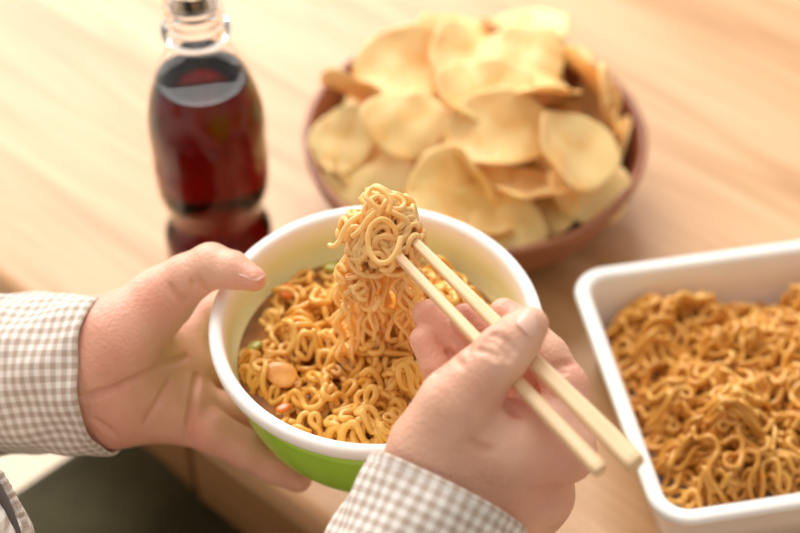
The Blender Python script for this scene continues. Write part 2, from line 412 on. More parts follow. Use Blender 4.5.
# toppings floating among the noodles
def blob(name, px, py, rx, ry, rz_, m, label, cat, ang=0, zz=.006, group=None, n=20):
    c = onz(px, py, SZ + zz); V = []; Fc = []
    rr = np.random.default_rng(int(px)); ph = rr.uniform(0, 6, 3)
    prof = [(0, 1), (.55, .95), (.85, .75), (.98, .3), (1, -.1), (.9, -.6), (.5, -.95), (0, -1)]
    V, Fc = lathe(prof, n); V = np.array(V)
    t = np.arctan2(V[:, 1], V[:, 0]); k = 1 + .07 * np.sin(2 * t + ph[0]) + .05 * np.sin(3 * t + ph[1])
    V = V * np.column_stack([k * rx, k * ry, np.full(len(V), rz_)]); ca, sa = math.cos(ang), math.sin(ang)
    V = np.column_stack([V[:, 0] * ca - V[:, 1] * sa, V[:, 0] * sa + V[:, 1] * ca, V[:, 2]])
    o = mesh_obj(name, V, Fc, m); o.location = c; o.rotation_euler = (rr.normal() * .12, rr.normal() * .12, 0); return tag(o, label, cat, group)
M['slice'] = noise_color(mat('pale_slice', (.85, .45, .12), .3, Coat_Weight=.3), (.66, .27, .045), (.80, .42, .10), 120)
M['carrot'] = mat('carrot', (.72, .20, .02), .25, Coat_Weight=.5); M['onion'] = mat('green_onion', (.40, .38, .04), .3, Coat_Weight=.4)
blob('vegetable_slice', 281, 374, .0083, .0072, .0013, M['slice'], 'round pale orange slice lying on the noodles at the left of the green bowl', 'topping', zz=.0085)
blob('carrot_piece', 288, 291, .0060, .0045, .002, M['carrot'], 'orange carrot piece near the back edge of the broth', 'topping', .5)
blob('carrot_piece', 283, 408, .0042, .0022, .0012, M['carrot'], 'small red-orange flake near the front left of the broth', 'topping', .5, zz=.006)
blob('green_onion_piece', 254, 347, .0048, .0030, .0015, M['onion'], 'yellow-green onion piece by the left wall of the green bowl', 'topping', .9, zz=.005)
blob('green_onion_piece', 335, 268, .0060, .0035, .0018, M['onion'], 'yellow-green onion piece against the back wall of the green bowl', 'topping', .1, zz=.006)

# ------------------------------------------------------------------ lifted noodles
rng = np.random.default_rng(4)
BALL = at(377, 224, .757)
def ball_strand(rad, L, A, wl, c=BALL, el=(1, 1, 1)):
    p = rng.normal(size=3); p /= np.linalg.norm(p); d = np.cross(p, rng.normal(size=3)); d /= np.linalg.norm(d)
    step = .0010; n = int(L / step); P = []; ph = rng.uniform(0, 6.28); pa = 0; drift = rng.normal() * 25
    for i in range(n):
        th = A * math.sin(2 * math.pi * i * step / wl + ph); dth = th - pa + drift * step; pa = th
        e = np.cross(p, d); d = d * math.cos(dth) + e * math.sin(dth)
        p = p + d * step / rad; p /= np.linalg.norm(p); d -= (d @ p) * p; d /= np.linalg.norm(d)
        P.append(c + rad * p * (1 + .035 * math.sin(i * .11 + ph * 3)) * np.array(el))
    return np.array(P)
parts = []
LUMPS = [(370, 209, .757, .0115), (389, 214, .758, .0110), (362, 228, .757, .0115), (381, 232, .754, .0125), (398, 232, .757, .0105), (372, 246, .758, .0120), (392, 249, .757, .0110), (380, 222, .760, .0150)]
for x, y, d, R_ in LUMPS:
    for k in range(11):
        rad = R_ * [.62, .80, .92, 1.0, 1.06][k % 5]
        parts.append(tube(ball_strand(rad, rng.uniform(.04, .075), rng.uniform(1.2, 2.1), rng.uniform(.026, .042), c=at(x + 3, y + 4, d)), .00136 * rng.uniform(.95, 1.06), 8))
# the open ring at the front and the loose end at the left
def imgpath(pts, d):          # smooth path through points seen at depth d
    P = np.array([at(x, y, dd) for (x, y), dd in zip(pts, d)]); n = len(P)
    t = np.arange(n); T = np.linspace(0, n - 1, n * 9); out = []
    for u in T:
        i = min(int(u), n - 2); f = u - i; p0, p1, p2, p3 = P[max(i - 1, 0)], P[i], P[i + 1], P[min(i + 2, n - 1)]
        out.append(.5 * (2 * p1 + (p2 - p0) * f + (2 * p0 - 5 * p1 + 4 * p2 - p3) * f * f + (3 * p1 - p0 - 3 * p2 + p3) * f ** 3))
    return np.array(out)
ring = [(401, 237), (397, 250), (389, 261), (378, 262), (370, 251), (368, 237), (372, 225), (381, 219), (390, 223), (396, 233), (392, 244)]
parts.append(tube(imgpath(ring, [.736, .735, .735, .736, .737, .737, .737, .737, .740, .745, .752]), .00128, 10))
parts.append(tube(imgpath([(329, 245), (334, 246), (340, 240), (344, 230), (352, 220), (362, 214)], [.752, .750, .748, .746, .744, .745]), .00125, 8))
parts.append(tube(imgpath([(352, 236), (360, 230), (368, 219), (375, 212), (379, 208)], [.745, .741, .738, .738, .739]), .00125, 8))
parts.append(tube(imgpath([(378, 216), (378, 210), (372, 203), (366, 197), (372, 188), (384, 192), (391, 203), (388, 212)], [.738, .738, .738, .739, .742, .741, .740, .740]), .00125, 8))
# coils round the upper chopstick
for k, (cx, cy) in enumerate([(402, 219), (406, 226), (411, 233)]):
    c = at(cx, cy, .754 - .001 * k); ax = at(640, 465, .655) - at(402, 228, .757); ax /= np.linalg.norm(ax)
    e1 = np.cross(ax, [0, 0, 1]); e1 /= np.linalg.norm(e1); e2 = np.cross(ax, e1); t = np.linspace(0, 5.6, 40)
    rr = .0058 - .0006 * k
    parts.append(tube(c + rr * (np.cos(t + k)[:, None] * e1 + np.sin(t + k)[:, None] * e2) + (t[:, None] - 3) * ax * .0005, .00125, 8))
# strands hanging from the ball into the bowl
for i in range(52):
    u = rng.uniform(-1, 1); v = rng.uniform(-1, 1)
    s = BALL + np.array([u * .0125, v * .0095, -.010 + rng.uniform(-.003, .004)])
    e = np.array([BC[0] + .004 + u * .019 + rng.normal() * .004, BC[1] - .004 + v * .014, SZ + .006 + rng.uniform(0, .003)])
    L = np.linalg.norm(e - s); n = 90; t = np.linspace(0, 1, n)
    w = rng.uniform(.016, .026); amp = rng.uniform(.0012, .0030) * (1.5 if i % 4 == 0 else 1); ph = rng.uniform(0, 6.28); ax = rng.normal() * .9
    P = s + (e - s) * t[:, None]; P[:, 0] += (u * .004) * np.sin(math.pi * t)
    ww = amp * np.sin(2 * math.pi * t * L / w + ph) * np.minimum(1, t * 5); P[:, 0] += ww * math.cos(ax); P[:, 1] += ww * math.sin(ax)
    P[:, 1] += .0012 * np.cos(2 * math.pi * t * L / w * .7 + ph)
    if i % 3 == 0:   # the end turns over and lies on the bowl's noodles
        m = 34; a0 = rng.uniform(-2.6, .2); q = P[-1].copy(); ext = []; ps = rng.uniform(0, 6)
        for j in range(m):
            a = a0 + 1.7 * math.sin(j * .0012 * 2 * math.pi / .018 + ps); q = q + np.array([math.cos(a), math.sin(a), 0]) * .0012; ext.append(q.copy())
        P = np.vstack([P, ext]); zz = P[:, 2]; P[:, 2] = np.convolve(np.pad(zz, 5, mode='edge'), np.ones(11) / 11, 'valid')
    parts.append(tube(P, .00118 * rng.uniform(.9, 1.12), 8))
# curly bunch at the left of the hanging strands
for i in range(7):
    c = at(352 + rng.normal() * 7, 272 + i * 5, .762)
    parts.append(tube(ball_strand(.006 + .001 * (i % 3), .05, 1.5, .02, c=c), .0012, 8))
tag(tubes_obj('lifted_noodles', parts, M['noodle_pale']), 'bunch of pale yellow noodles wound on the chopstick tips and hanging into the bowl', 'noodles')

# ------------------------------------------------------------------ chopsticks
def stick(name, tip, tail, wt, we, label, twist):
    L = np.linalg.norm(tail - tip); c = tip; V = []
    st = [(0, .75), (.004, 1), (.5, 1), (.985, 1), (1, .88)]
    for f, k in st:
        f = f if f < .3 or True else f
        w = (wt + (we - wt) * f) * k * .5
        for q in range(8):
            a = (q // 2) * math.pi / 2 + (math.pi / 4 - .19 if q % 2 == 0 else math.pi / 4 + .19)
            V.append((w * 1.32 * math.cos(a), w * 1.32 * math.sin(a), f * L if f != .004 else .002))
    Fc = [[j * 8 + q, j * 8 + (q + 1) % 8, j * 8 + 8 + (q + 1) % 8, j * 8 + 8 + q] for j in range(4) for q in range(8)]
    Fc += [list(range(7, -1, -1)), list(range(32, 40))]
    o = mesh_obj(name, V, Fc, M['chopstick'], smooth=False); d = Vector(tail - tip); q = d.to_track_quat('Z', 'Y')
    o.location = tip; o.rotation_mode = 'QUATERNION'; q2 = q @ Matrix.Rotation(twist, 4, 'Z').to_quaternion(); o.rotation_quaternion = q2
    bevel(o, .0003, 2); return tag(o, label, 'chopstick', None)
def ext(a, b, k): return a + (b - a) * k
SA0, SA1 = at(412, 239, .752), at(637, 464, .650)
SB0, SB1 = at(397, 255, .748), at(601, 471, .657)
# bamboo grain runs along the stick
nn = M['chopstick'].node_tree.nodes
for nd in nn:
    if nd.type == 'MAPPING' and tuple(nd.inputs['Scale'].default_value)[0] != 1.0:
        s_ = tuple(nd.inputs['Scale'].default_value); nd.inputs['Scale'].default_value = (s_[1] * 3, s_[1] * 3, s_[0] * 2)
stick('chopstick', ext(SA0, SA1, -.10), SA1, 0.0035, .0076, 'upper chopstick, its blunt end reaching over the tray rim', .35)
stick('chopstick', ext(SB0, SB1, -.10), SB1, .0036, .0060, 'lower chopstick, its blunt end below the hand and left of the other', .2)

# ------------------------------------------------------------------ tray with fried noodles
TA = math.radians(10.5); U1 = np.array([math.cos(TA), math.sin(TA)]); U2 = np.array([math.sin(TA), -math.cos(TA)])
TH = .06; A = onz(569, 270, TH)[:2] - U1 * .001; TL, TW = .225, .185
TCx, TCy = A + U1 * TL / 2 + U2 * TW / 2
def rrect(hx, hy, r, z, n=10):
    r = max(r, .0005); P = []
    for (sx, sy, a0) in ((1, 1, 0), (-1, 1, 90), (-1, -1, 180), (1, -1, 270)):
        for i in range(n + 1):
            a = math.radians(a0 + 90 * i / n); P.append((sx * (hx - r) + r * math.cos(a), sy * (hy - r) + r * math.sin(a), z))
    return P
def loft(rings, cap0=True, cap1=True):
    V = []; Fc = []; n = len(rings[0])
    for r in rings: V += r
    for j in range(len(rings) - 1):
        for i in range(n): k = (i + 1) % n; Fc.append([j * n + i, j * n + k, (j + 1) * n + k, (j + 1) * n + i])
    if cap0: Fc.append(list(range(n))[::-1])
    if cap1: Fc.append(list(range((len(rings) - 1) * n, len(rings) * n)))
    return V, Fc
hx, hy = TL / 2, TW / 2
prof = [(-.022, .0), (-.020, .0), (-.0175, .0015), (-.012, .03), (-.0085, .0520), (-.0075, .0532), (-.0022, .0536), (-.0006, .0546), (0, .0565), (-.0002, .0585), (-.0014, .0598), (-.003, .06), (-.0065, .06), (-.0082, .0593), (-.0094, .057), (-.0125, .04), (-.018, .008), (-.024, .003), (-.03, .0025)]
rings = [rrect(hx + d, hy + d, max(.021 + d * .9, .004), z) for d, z in prof]
V, Fc = loft(rings)
o = mesh_obj('noodle_tray', V, Fc, M['tray_white']); o.location = (TCx, TCy, 0); o.rotation_euler = (0, 0, TA)
tag(o, 'white rectangular plastic tray full of fried noodles at the right of the table', 'tray')
def ins_t(x, y):
    ax_, ay_ = abs(x) - (hx - .036), abs(y) - (hy - .036)
    return math.hypot(max(ax_, 0), max(ay_, 0)) < .0235 if (ax_ > 0 and ay_ > 0) else (ax_ < .0228 and ay_ < .0228)
rng = np.random.default_rng(8)
def base_t(X, Y):
    e = np.clip(1 - np.maximum(np.abs(X) / hx, np.abs(Y) / hy), 0, 1); return .022 + .016 * np.minimum(e * 2.4, 1) ** .8 + .004 * np.sin(55 * X + 2) * np.cos(60 * Y) - .013 * np.clip(Y / hy, -1, 1)
pl = Pile(.115, .001, base_t, ins_t, rng); parts = []
def top_t(x, y):
    e = np.clip(1 - np.maximum(np.abs(x) / hx, np.abs(y) / hy), 0, 1)
    return .044 + .024 * np.minimum(e * 2.2, 1) ** .8 + .004 * np.sin(55 * x + 2) * np.cos(60 * y) - .010 * np.clip(y / hy, -1, 1)
for i in range(450):
    r = .00162
    P = pl.strand(r, rng.uniform(.06, .15), rng.uniform(.9, 2.2), rng.uniform(.026, .044), step=.0013, sink=1.1)
    if P is not None: parts.append(tube(P, r * rng.uniform(.9, 1.12), 7))
o = tubes_obj('fried_noodles', parts, M['noodle_fried']); o.location = (TCx, TCy, 0); o.rotation_euler = (0, 0, TA)
tag(o, 'heap of curly brown fried noodles filling the white tray', 'noodles', kind='stuff')

# ------------------------------------------------------------------ bottle
BX, BY = onz(224, 279, 0)[:2]
bt = empty('drink_bottle', (BX, BY, 0)); tag(bt, 'open clear plastic bottle of dark red cola behind the noodle bowl', 'bottle')
M['pet'] = mat('clear_plastic', (1, 1, 1), .03, Transmission_Weight=1.0, IOR=1.22)
M['cola'] = mat('cola', (1, .9, .88), .0, Transmission_Weight=1.0, IOR=1.24)
N_, L_, b_ = nt(M['cola']); va = N_.new('ShaderNodeVolumeAbsorption'); va.inputs[0].default_value = (.72, .008, .015, 1); va.inputs[1].default_value = 130
L_.new(va.outputs[0], N_['Material Output'].inputs['Volume'])
outer = [(0, .006), (.012, .004), (.022, .0005), (.027, 0), (.0305, .002), (.0318, .006), (.0322, .020), (.0322, .040), (.0318, .046), (.0300, .052), (.0272, .058), (.0262, .063), (.0268, .068), (.0292, .074),
         (.0318, .081), (.0328, .088), (.0330, .10), (.0330, .112), (.0326, .116), (.0330, .120), (.0331, .130), (.0328, .137), (.0318, .145), (.0296, .155), (.0262, .166), (.0220, .176), (.0180, .184), (.0148, .190),
         (.0150, .193), (.0148, .1965), (.0186, .1972), (.0189, .1990), (.0186, .2005), (.0146, .2012), (.0144, .205), (.0166, .2057), (.0168, .2072), (.0148, .2084), (.0146, .2112), (.0163, .2120), (.0164, .2134), (.0146, .2146), (.0144, .2172),
         (.0160, .2180), (.0160, .2192), (.0144, .2204), (.0144, .226), (.0138, .2275)]
outer = [(r * 1.03, z) for r, z in outer]; th = .00045
innerp = [(max(r - th, 0), z + (th if z < .02 else 0)) for r, z in outer[:29]] + [(.0126, .1975), (.0126, .227)]
V, Fc = lathe(outer + innerp[::-1], 72)
mesh_obj('bottle_body', V, Fc, M['pet'], bt)
LZ = .1655
liq = [(max(r - th - .00015, 0), z + th + .0001) for r, z in outer if z < LZ - .004] + [(.0262, LZ - .0008), (.0258, LZ - .0002), (.0240, LZ - .0010), (.020, LZ - .0013), (0, LZ - .0013)]
V, Fc = lathe(liq, 72); o = mesh_obj('cola', V, Fc, M['cola']); o.location = (BX, BY, 0)
tag(o, 'dark red cola standing inside the clear bottle', 'drink', kind='stuff')

# ------------------------------------------------------------------ wooden bowl and chips
WC = onz(475, 131, .062); WR = .110
pr = [(0, .0075), (.05, .0078), (.072, .015), (.089, .030), (.0985, .046), (.1035, .0585), (.1045, .0607), (.1063, .0622), (.1085, .0620), (.1100, .0605), (.1098, .058), (.107, .048), (.099, .031), (.084, .015), (.066, .005), (.056, .003), (.052, 0), (.046, 0), (.044, .003), (0, .003)]
V, Fc = lathe(pr, 112)
o = mesh_obj('wooden_bowl', V, Fc, M['walnut']); o.location = (WC[0], WC[1], 0)
tag(o, 'round reddish brown wooden bowl heaped with potato chips', 'bowl')
KIND = [(.027, .023, 9, -4, 2, 1), (.025, .025, 12, 2, 0, 2), (.030, .022, -5, 12, 3, 3), (.023, .021, 10, 10, 0, 4), (.028, .025, 5, -8, -4, 5), (.026, .020, 14, 0, 4, 6)]
def chip_mesh(a, b, c1, c2, tw, seed):
    rr = np.random.default_rng(seed); n = 56; m = 14; ph = rr.uniform(0, 6.28, 6); T = .0007; V = []; ridge = seed % 3 == 2
    def pt(r, t):
        k = 1 + .035 * math.sin(2 * t + ph[0]) + .03 * math.sin(3 * t + ph[1]) + .012 * math.sin(7 * t + ph[2])
        x = a * r * math.cos(t) * k; y = b * r * math.sin(t) * k
        z = c1 * x * x + c2 * y * y + tw * x * y + .0009 * math.sin(x * 210 + ph[3]) * math.cos(y * 190 + ph[4]) + r ** 3 * .0011 * math.sin(4 * t + ph[5])
        z += .00045 * math.sin(x * 2 * math.pi / .0034)
        return x, y, z
    for s in (1, -1):
        V.append((*pt(0, 0)[:2], pt(0, 0)[2] + s * T))
        for j in range(1, m + 1):
            for i in range(n):
                x, y, z = pt(j / m, 2 * math.pi * i / n); V.append((x, y, z + s * T * (1 if j < m else .45)))
    Fc = []; o2 = 1 + m * n
    for s, o_ in ((1, 0), (-1, o2)):
        for i in range(n):
            k = (i + 1) % n; f = [o_, o_ + 1 + i, o_ + 1 + k]; Fc.append(f if s > 0 else f[::-1])
            for j in range(m - 1):
                p = o_ + 1 + j * n; f = [p + i, p + n + i, p + n + k, p + k]; Fc.append(f if s > 0 else f[::-1])
    p = 1 + (m - 1) * n
    for i in range(n): k = (i + 1) % n; Fc.append([p + i, o2 + p + i, o2 + p + k, p + k])
    return V, Fc
M['chip'] = noise_color(mat('potato_chip', (.9, .7, .3), .42, Subsurface_Weight=.3, Subsurface_Scale=.004), (.93, .52, .14), (.97, .69, .31), 55, lo=.3, hi=.5)
cm = []
for k in KIND:
    V, Fc = chip_mesh(*k); o = mesh_obj('potato_chip', V, Fc, M['chip']); cm.append(o.data); bpy.data.objects.remove(o)
translucent(M['chip'], (1, .78, .30), .1)
CH = [[0,0.0002,-0.0586,0.0185,0.04,-0.37,-1.68],[1,0.0366,0.0134,0.0124,0.11,0.31,-1.8],[2,0.0343,0.0427,0.0215,-0.71,0.16,2.77],[3,0.0492,-0.0134,0.0272,-2.68,-0.05,-0.61],[4,0.016,0.029,0.0229,0.36,0.42,-1.95],[5,0.0109,-0.0127,0.0096,0.02,-0.17,0.07],[0,0.0243,-0.0406,0.0201,-0.01,-0.11,-2.01],[1,0.0585,-0.0008,0.0186,0.28,-0.08,-0.55],[2,-0.0225,0.0525,0.0216,-0.36,0.06,-2.58],[3,0.0176,-0.0023,0.021,0.05,0.19,-2.8],[4,-0.039,0.0099,0.0181,-0.16,0.03,-1.96],[5,-0.0314,-0.0309,0.0191,0.42,0.28,0.64],[0,0.0448,-0.0482,0.028,0.15,0.16,2.48],[1,0.041,0.0107,0.0324,0.09,-0.11,0.5],[2,-0.0164,-0.0525,0.0373,-0.26,3.07,-0.74],[3,-0.0377,-0.0157,0.0183,-0.05,0.44,-0.88],[4,0.0448,-0.0251,0.0365,0.06,-0.06,1.85],[5,-0.0601,-0.0213,0.0364,-0.11,0.28,-0.16],[0,-0.0138,0.026,0.0235,0.24,-0.11,0.39],[1,-0.0122,-0.0125,0.0246,-0.04,0.16,-0.06],[2,-0.0749,-0.0237,0.0369,2.85,0.76,-0.11],[3,-0.043,0.0259,0.0333,2.94,-0.32,0.59],[4,-0.0025,0.0107,0.0344,-0.07,0.01,-1.96],[5,-0.0485,-0.0475,0.0377,-0.27,-0.17,2.97],[0,0.0096,-0.0116,0.0378,0.15,-0.01,-0.17],[1,0.0565,-0.0137,0.0398,-0.51,0.16,-1.63],[2,-0.0066,0.0616,0.0343,0.08,0.03,0.57],[3,0.0641,-0.0368,0.0447,0.2,-0.02,2.07],[4,0.0365,0.0579,0.0484,-0.25,0.05,0.73],[5,0.003,-0.0489,0.0256,-0.31,-0.36,0.04],[0,-0.0599,0.0366,0.0485,-2.87,0.18,0.06],[1,0.0135,0.0421,0.0391,0.09,0.09,2.61],[2,-0.061,0.0534,0.0416,-2.28,-0.56,1.07],[3,-0.0798,0.0052,0.0473,0.07,0.16,0.83],[4,0.0352,-0.0527,0.0456,0.09,0.19,-0.24],[5,0.0943,-0.001,0.0469,0.77,-0.76,-0.96],[0,-0.0009,-0.0103,0.0521,3.0,-0.03,-0.34],[1,-0.013,-0.0541,0.0447,-0.19,0.25,-2.86],[2,-0.0674,0.013,0.0381,-2.97,0.24,0.1],[3,0.0571,0.0291,0.0334,0.47,-0.3,-0.54],[4,-0.0445,-0.0215,0.0518,0.17,0.08,-2.92],[5,-0.0127,0.0706,0.042,0.02,-0.01,-1.37],[0,0.0626,-0.0161,0.0522,0.19,0.01,1.37],[1,0.0204,0.0688,0.0487,0.16,0.19,3.02],[2,-0.0366,0.0571,0.0567,1.9,-0.18,-1.44],[3,-0.0008,-0.0781,0.0522,-1.02,-2.71,-0.15],[4,0.0293,0.0044,0.0539,-0.37,-2.8,0.15],[5,-0.0179,0.0767,0.0572,0.26,0.01,2.81],[0,0.0408,-0.0605,0.0518,0.33,0.02,-0.46],[1,-0.0139,0.0216,0.044,-0.29,0.19,1.47],[2,0.0103,-0.0144,0.0636,-2.83,0.09,0.47],[3,0.0442,0.0568,0.031,-2.49,-0.11,-0.53],[4,0.0044,0.0534,0.0603,-0.04,0.28,2.92],[5,-0.0044,-0.0949,0.0509,1.13,-0.18,-3.13],[0,-0.0411,-0.0042,0.0561,0.16,-0.12,-1.83],[1,0.0827,0.0349,0.0452,0.65,0.64,-2.09],[2,-0.0016,0.0373,0.0652,0.32,-0.44,0.17],[3,-0.0436,-0.0574,0.0471,0.01,0.35,-1.91]]
zb = min(1, 1)
# chips laid by hand on top of the heap: kind, px, py, z, tilt x, tilt y, turn
TOP_ORDER = [(412, 66), (358, 98), (404, 124), (372, 170), (602, 100), (515, 62), (470, 55), (585, 78), (345, 140), (572, 152), (588, 186), (478, 175), (447, 192), (532, 196), (495, 222), (480, 92), (540, 88), (458, 38), (525, 30), (560, 55), (500, 130)]
TOP = [(2, 412, 66, .094, .35, .15, .2, 1.25), (1, 358, 98, .076, .15, .95, 1.2, 1.1), (0, 404, 124, .088, .45, .05, .15, 1.0), (4, 372, 170, .060, .35, -.35, -.1, 1.12), (3, 602, 100, .078, .2, 1.25, .2, 1.15), (0, 515, 62, .092, .2, -.1, .6, 1.2), (2, 470, 55, .096, .3, .15, 1.2, 1.2), (5, 585, 78, .080, .3, .9, .9, 1.1), (1, 345, 140, .066, .3, -.6, .4, .9),
       (1, 572, 152, .088, .45, .4, .5, 1.15), (4, 588, 186, .064, .35, .1, .5, 1.0), (5, 478, 175, .080, .55, .75, 1.0, 1.05), (0, 447, 192, .072, .5, -.4, 1.3, 1.1), (3, 532, 196, .070, .35, .5, 2.2, 1.0),
       (2, 495, 222, .060, .3, .1, -.35, 1.05), (5, 480, 92, .100, .3, .1, .4, 1.2), (0, 540, 88, .098, .2, .45, 1.8, 1.1), (4, 458, 38, .082, .1, .2, 0, 1.05), (1, 525, 30, .080, -.2, .35, .8, 1.2), (3, 560, 55, .080, .1, .6, .8, 1.1), (2, 500, 130, .093, .5, .1, .1, 1.15)]
spots = []
SIDE_LABELS = {20: 'narrow chip edge at the far left wall, below the pale round left chip', 28: 'shaded chip in the gap under the right end of the back curled chip', 30: 'tiny chip corner between the left standing chip and the oval one', 35: 'chip leaning against the right wall of the wooden bowl under the upright chip', 39: 'flat dark-edged chip sliver above the big pale disc chip', 42: 'thin shaded chip edge left of the big pale disc chip', 45: 'small pale chip end between the two front upright chips', 48: 'tilted orange-shaded chip in front centre, left of the big pale disc chip', 53: 'low chip edge touching the front wall of the wooden bowl', 55: 'shaded chip lying behind the upright chip at the right wall', 56: 'small chip corner between the upper left chip and the centre chip'}
KEEP = [16, 20, 23, 24, 25, 27, 28, 30, 31, 32, 33, 34, 35, 36, 37, 38, 39, 40, 41, 42, 43, 44, 45, 46, 47, 48, 49, 50, 51, 52, 53, 54, 55, 56, 57]      # the chips that show, and those that carry them
for i in KEEP:
    k, x, y, z, a, b, c = CH[i]; spots.append((k, (WC[0] + x * .97, WC[1] + y * .97, z + .004), (a, b, c), 1, SIDE_LABELS.get(i)))
TOP_LABELS = ['large domed chip at the upper left of the heap', 'chip standing on edge against the upper left rim', 'oval chip facing up, just left of the heap centre', 'broad shaded chip at the lower left wall of the wooden bowl',
 'chip standing upright against the right wall of the bowl', 'large bright chip near the back, right of the heap top', 'narrow bright chip between the upper left domed chip and the back bright chip', 'slanted chip just behind the upright right one',
 'round pale chip tilted against the left wall of the bowl', 'big pale disc-shaped chip facing the front at the right of the heap', 'pale chip under the big disc, at the lower right wall', 'curled chip between the front upright chip and the tilted orange-shaded one',
 'tall rounded chip standing in front, left of the heap middle', 'slim chip end squeezed under the large centre chip', 'lowest front chip of the heap, resting near the front rim', 'curled chip just above the large centre chip', 'chip tip jutting right from under the bright back chips',
 'chip at the back rim, topmost of the left side', 'long bright chip lying highest at the back rim', 'small curled chip piece at the back right rim', 'largest chip in the centre of the heap, facing up']
TOP_LABELS = dict(zip(TOP_ORDER, TOP_LABELS))
for n_, (k, px, py, z, a, b, c, s) in enumerate(TOP):
    p = onz(px, py, z); spots.append((k, tuple(p), (a, b, c), s, TOP_LABELS[(px, py)]))
CHIPS = spots
for k, p, r, s, lb in spots:
    o = bpy.data.objects.new('potato_chip', cm[k]); scene.collection.objects.link(o); o.location = p; o.rotation_euler = r; o.scale = (s, s, s)
    tag(o, lb or 'potato chip buried low in the heap, almost hidden by those above', 'potato chip', 'potato chips in the wooden bowl')

# ------------------------------------------------------------------ person
mm = .001
# right hand, joints as (x, y, depth) in view of the camera
def J(x, y, d): return cam2(x, y, d)
core = [
    (J(456, 505, .715), J(398, 590, .697), .023, .0225), (J(432, 470, .712), J(383, 560, .698), .019, .020), (J(482, 520, .720), J(420, 590, .700), .019, .019),
    (J(432, 445, .702), J(455, 405, .693), .0175, .0150),            # thenar / thumb metacarpal
    (J(455, 470, .712), J(520, 442, .704), .021, .0165),             # web and first dorsal muscle
    (J(520, 442, .704), J(562, 452, .703), .0165, .0130),
    (J(465, 500, .718), J(542, 494, .722), .021, .0138),
    (J(480, 515, .725), J(532, 510, .735), .019, .0130),
    (J(470, 480, .725), J(525, 470, .738), .018, .013),
]
chains = [
    [(J(455, 405, .693), .0145), (J(478, 379, .691), .0130), (J(503, 353, .689), .0117), (J(518, 337, .6895), .0103), (J(530, 325, .690), .0080)],      # thumb
    [(J(566, 450, .703), .0125), (J(568, 418, .707), .0100), (J(565, 386, .711), .0098), (J(548, 356, .714), .0088), (J(522, 326, .718), .0082), (J(504, 314, .721), .0072)],   # index
    [(J(542, 490, .724), .0120), (J(548, 450, .728), .0105), (J(545, 408, .728), .0096), (J(505, 355, .733), .0086), (J(465, 319, .735), .0072)],    # middle
    [(J(525, 490, .738), .0115), (J(525, 440, .738), .0100), (J(508, 396, .738), .0092), (J(466, 347, .744), .0086), (J(428, 315, .748), .0074)],    # ring
    [(J(500, 480, .738), .0105), (J(488, 440, .737), .0088), (J(468, 408, .738), .0082), (J(440, 368, .742), .0080), (J(425, 340, .743), .0072)],    # little
]
gro = [(J(484, 322, .700), J(500, 338, .676), .0006), (J(553, 366, .699), J(578, 352, .704), .0006), (J(505, 408, .690), J(530, 412, .688), .0012)]
RG = [([(487, 334), (497, 336), (507, 343), (515, 353)], .0007), ([(483, 341), (493, 343), (503, 351), (510, 361)], .0008), ([(478, 350), (488, 351), (497, 359)], .0006),
      ([(553, 368), (563, 364), (574, 363)], .0007), ([(556, 371), (566, 372)], .0005), ([(506, 405), (512, 411), (520, 415)], .0010), ([(424, 376), (431, 374), (438, 373)], .0006), ([(447, 352), (455, 358), (462, 366)], .0008), ([(468, 440), (480, 447), (492, 449)], .0005), ([(470, 345), (468, 352)], .0006)]
RV, RQ = build_hand(core, chains, RG, (-.02, -.150, -.78), (.105, -.005, -.62))
RS_ = build_hand.surf
def R_SURF(x, y, o):
    q = RS_(x, y); return q * (1 - o / np.linalg.norm(q))
# left hand
Wc_ = lambda x, y, z: w2c((x, y, z))
lcore = [
    (J(95, 372, .818), J(0, 374, .850), .026, .027), (J(100, 345, .815), J(0, 350, .850), .021, .022), (J(108, 402, .823), J(0, 398, .852), .021, .022),
    (J(118, 338, .815), J(163, 300, .816), .0215, .0150),
    (J(120, 400, .826), J(180, 412, .835), .0215, .0160),
    (J(110, 372, .830), J(185, 372, .848), .019, .0125),
    (J(110, 355, .832), J(185, 343, .855), .018, .0120),
]
lch = [
    [(J(160, 299, .816), .0150), (J(186, 279, .812), .0122), (J(211, 266, .808), .0112), (J(232, 270, .803), .0092), (J(254, 279, .797), .0062)],
    [(J(182, 340, .856), .0110), (Wc_(-.100, .582, .112), .0100), (Wc_(-.084, .612, .106), .0090), (Wc_(-.055, .632, .100), .0080)],
    [(J(182, 372, .848), .0115), (Wc_(-.094, .560, .092), .0100), (Wc_(-.062, .563, .0745), .0092), (Wc_(-.028, .566, .0745), .0080)],
    [(J(184, 398, .842), .0115), (Wc_(-.092, .534, .088), .0100), (Wc_(-.060, .532, .0745), .0092), (Wc_(-.028, .535, .0740), .0080)],
    [(J(180, 416, .835), .0115), (J(212, 432, .830), .0110), (J(246, 449, .832), .0100), (J(273, 465, .837), .0090), (J(298, 478, .839), .0075)],
]
LV, LQ = build_hand(lcore, lch, [
    ([(84, 398), (100, 393), (120, 386), (140, 376), (162, 366), (186, 357)], .0011),
    ([(170, 380), (164, 392), (156, 405), (146, 421)], .0010), ([(197, 376), (194, 395), (191, 415), (187, 441)], .0013),
    ([(199, 276), (202, 284), (206, 292)], .0006), ([(192, 279), (194, 287)], .0004), ([(171, 285), (176, 294), (186, 301)], .0006),
    ([(95, 420), (108, 428), (118, 438)], .0005)], (-.20, -.125, -.90), (-.005, .025, -.76))

ea = math.atan2(E1[1] - E0[1], E1[0] - E0[0])
rt = np.array([math.cos(ea), math.sin(ea), 0]); fw = np.array([-math.sin(ea), math.cos(ea), 0]); up = np.array([0, 0, 1.0])
HIP = np.array([-.345, .295, -.165])
def bp(r, f, u):
    f = f + max(0, u - .05) * .03
    return HIP + rt * r + fw * f + up * u      # right, forward, up from the hips
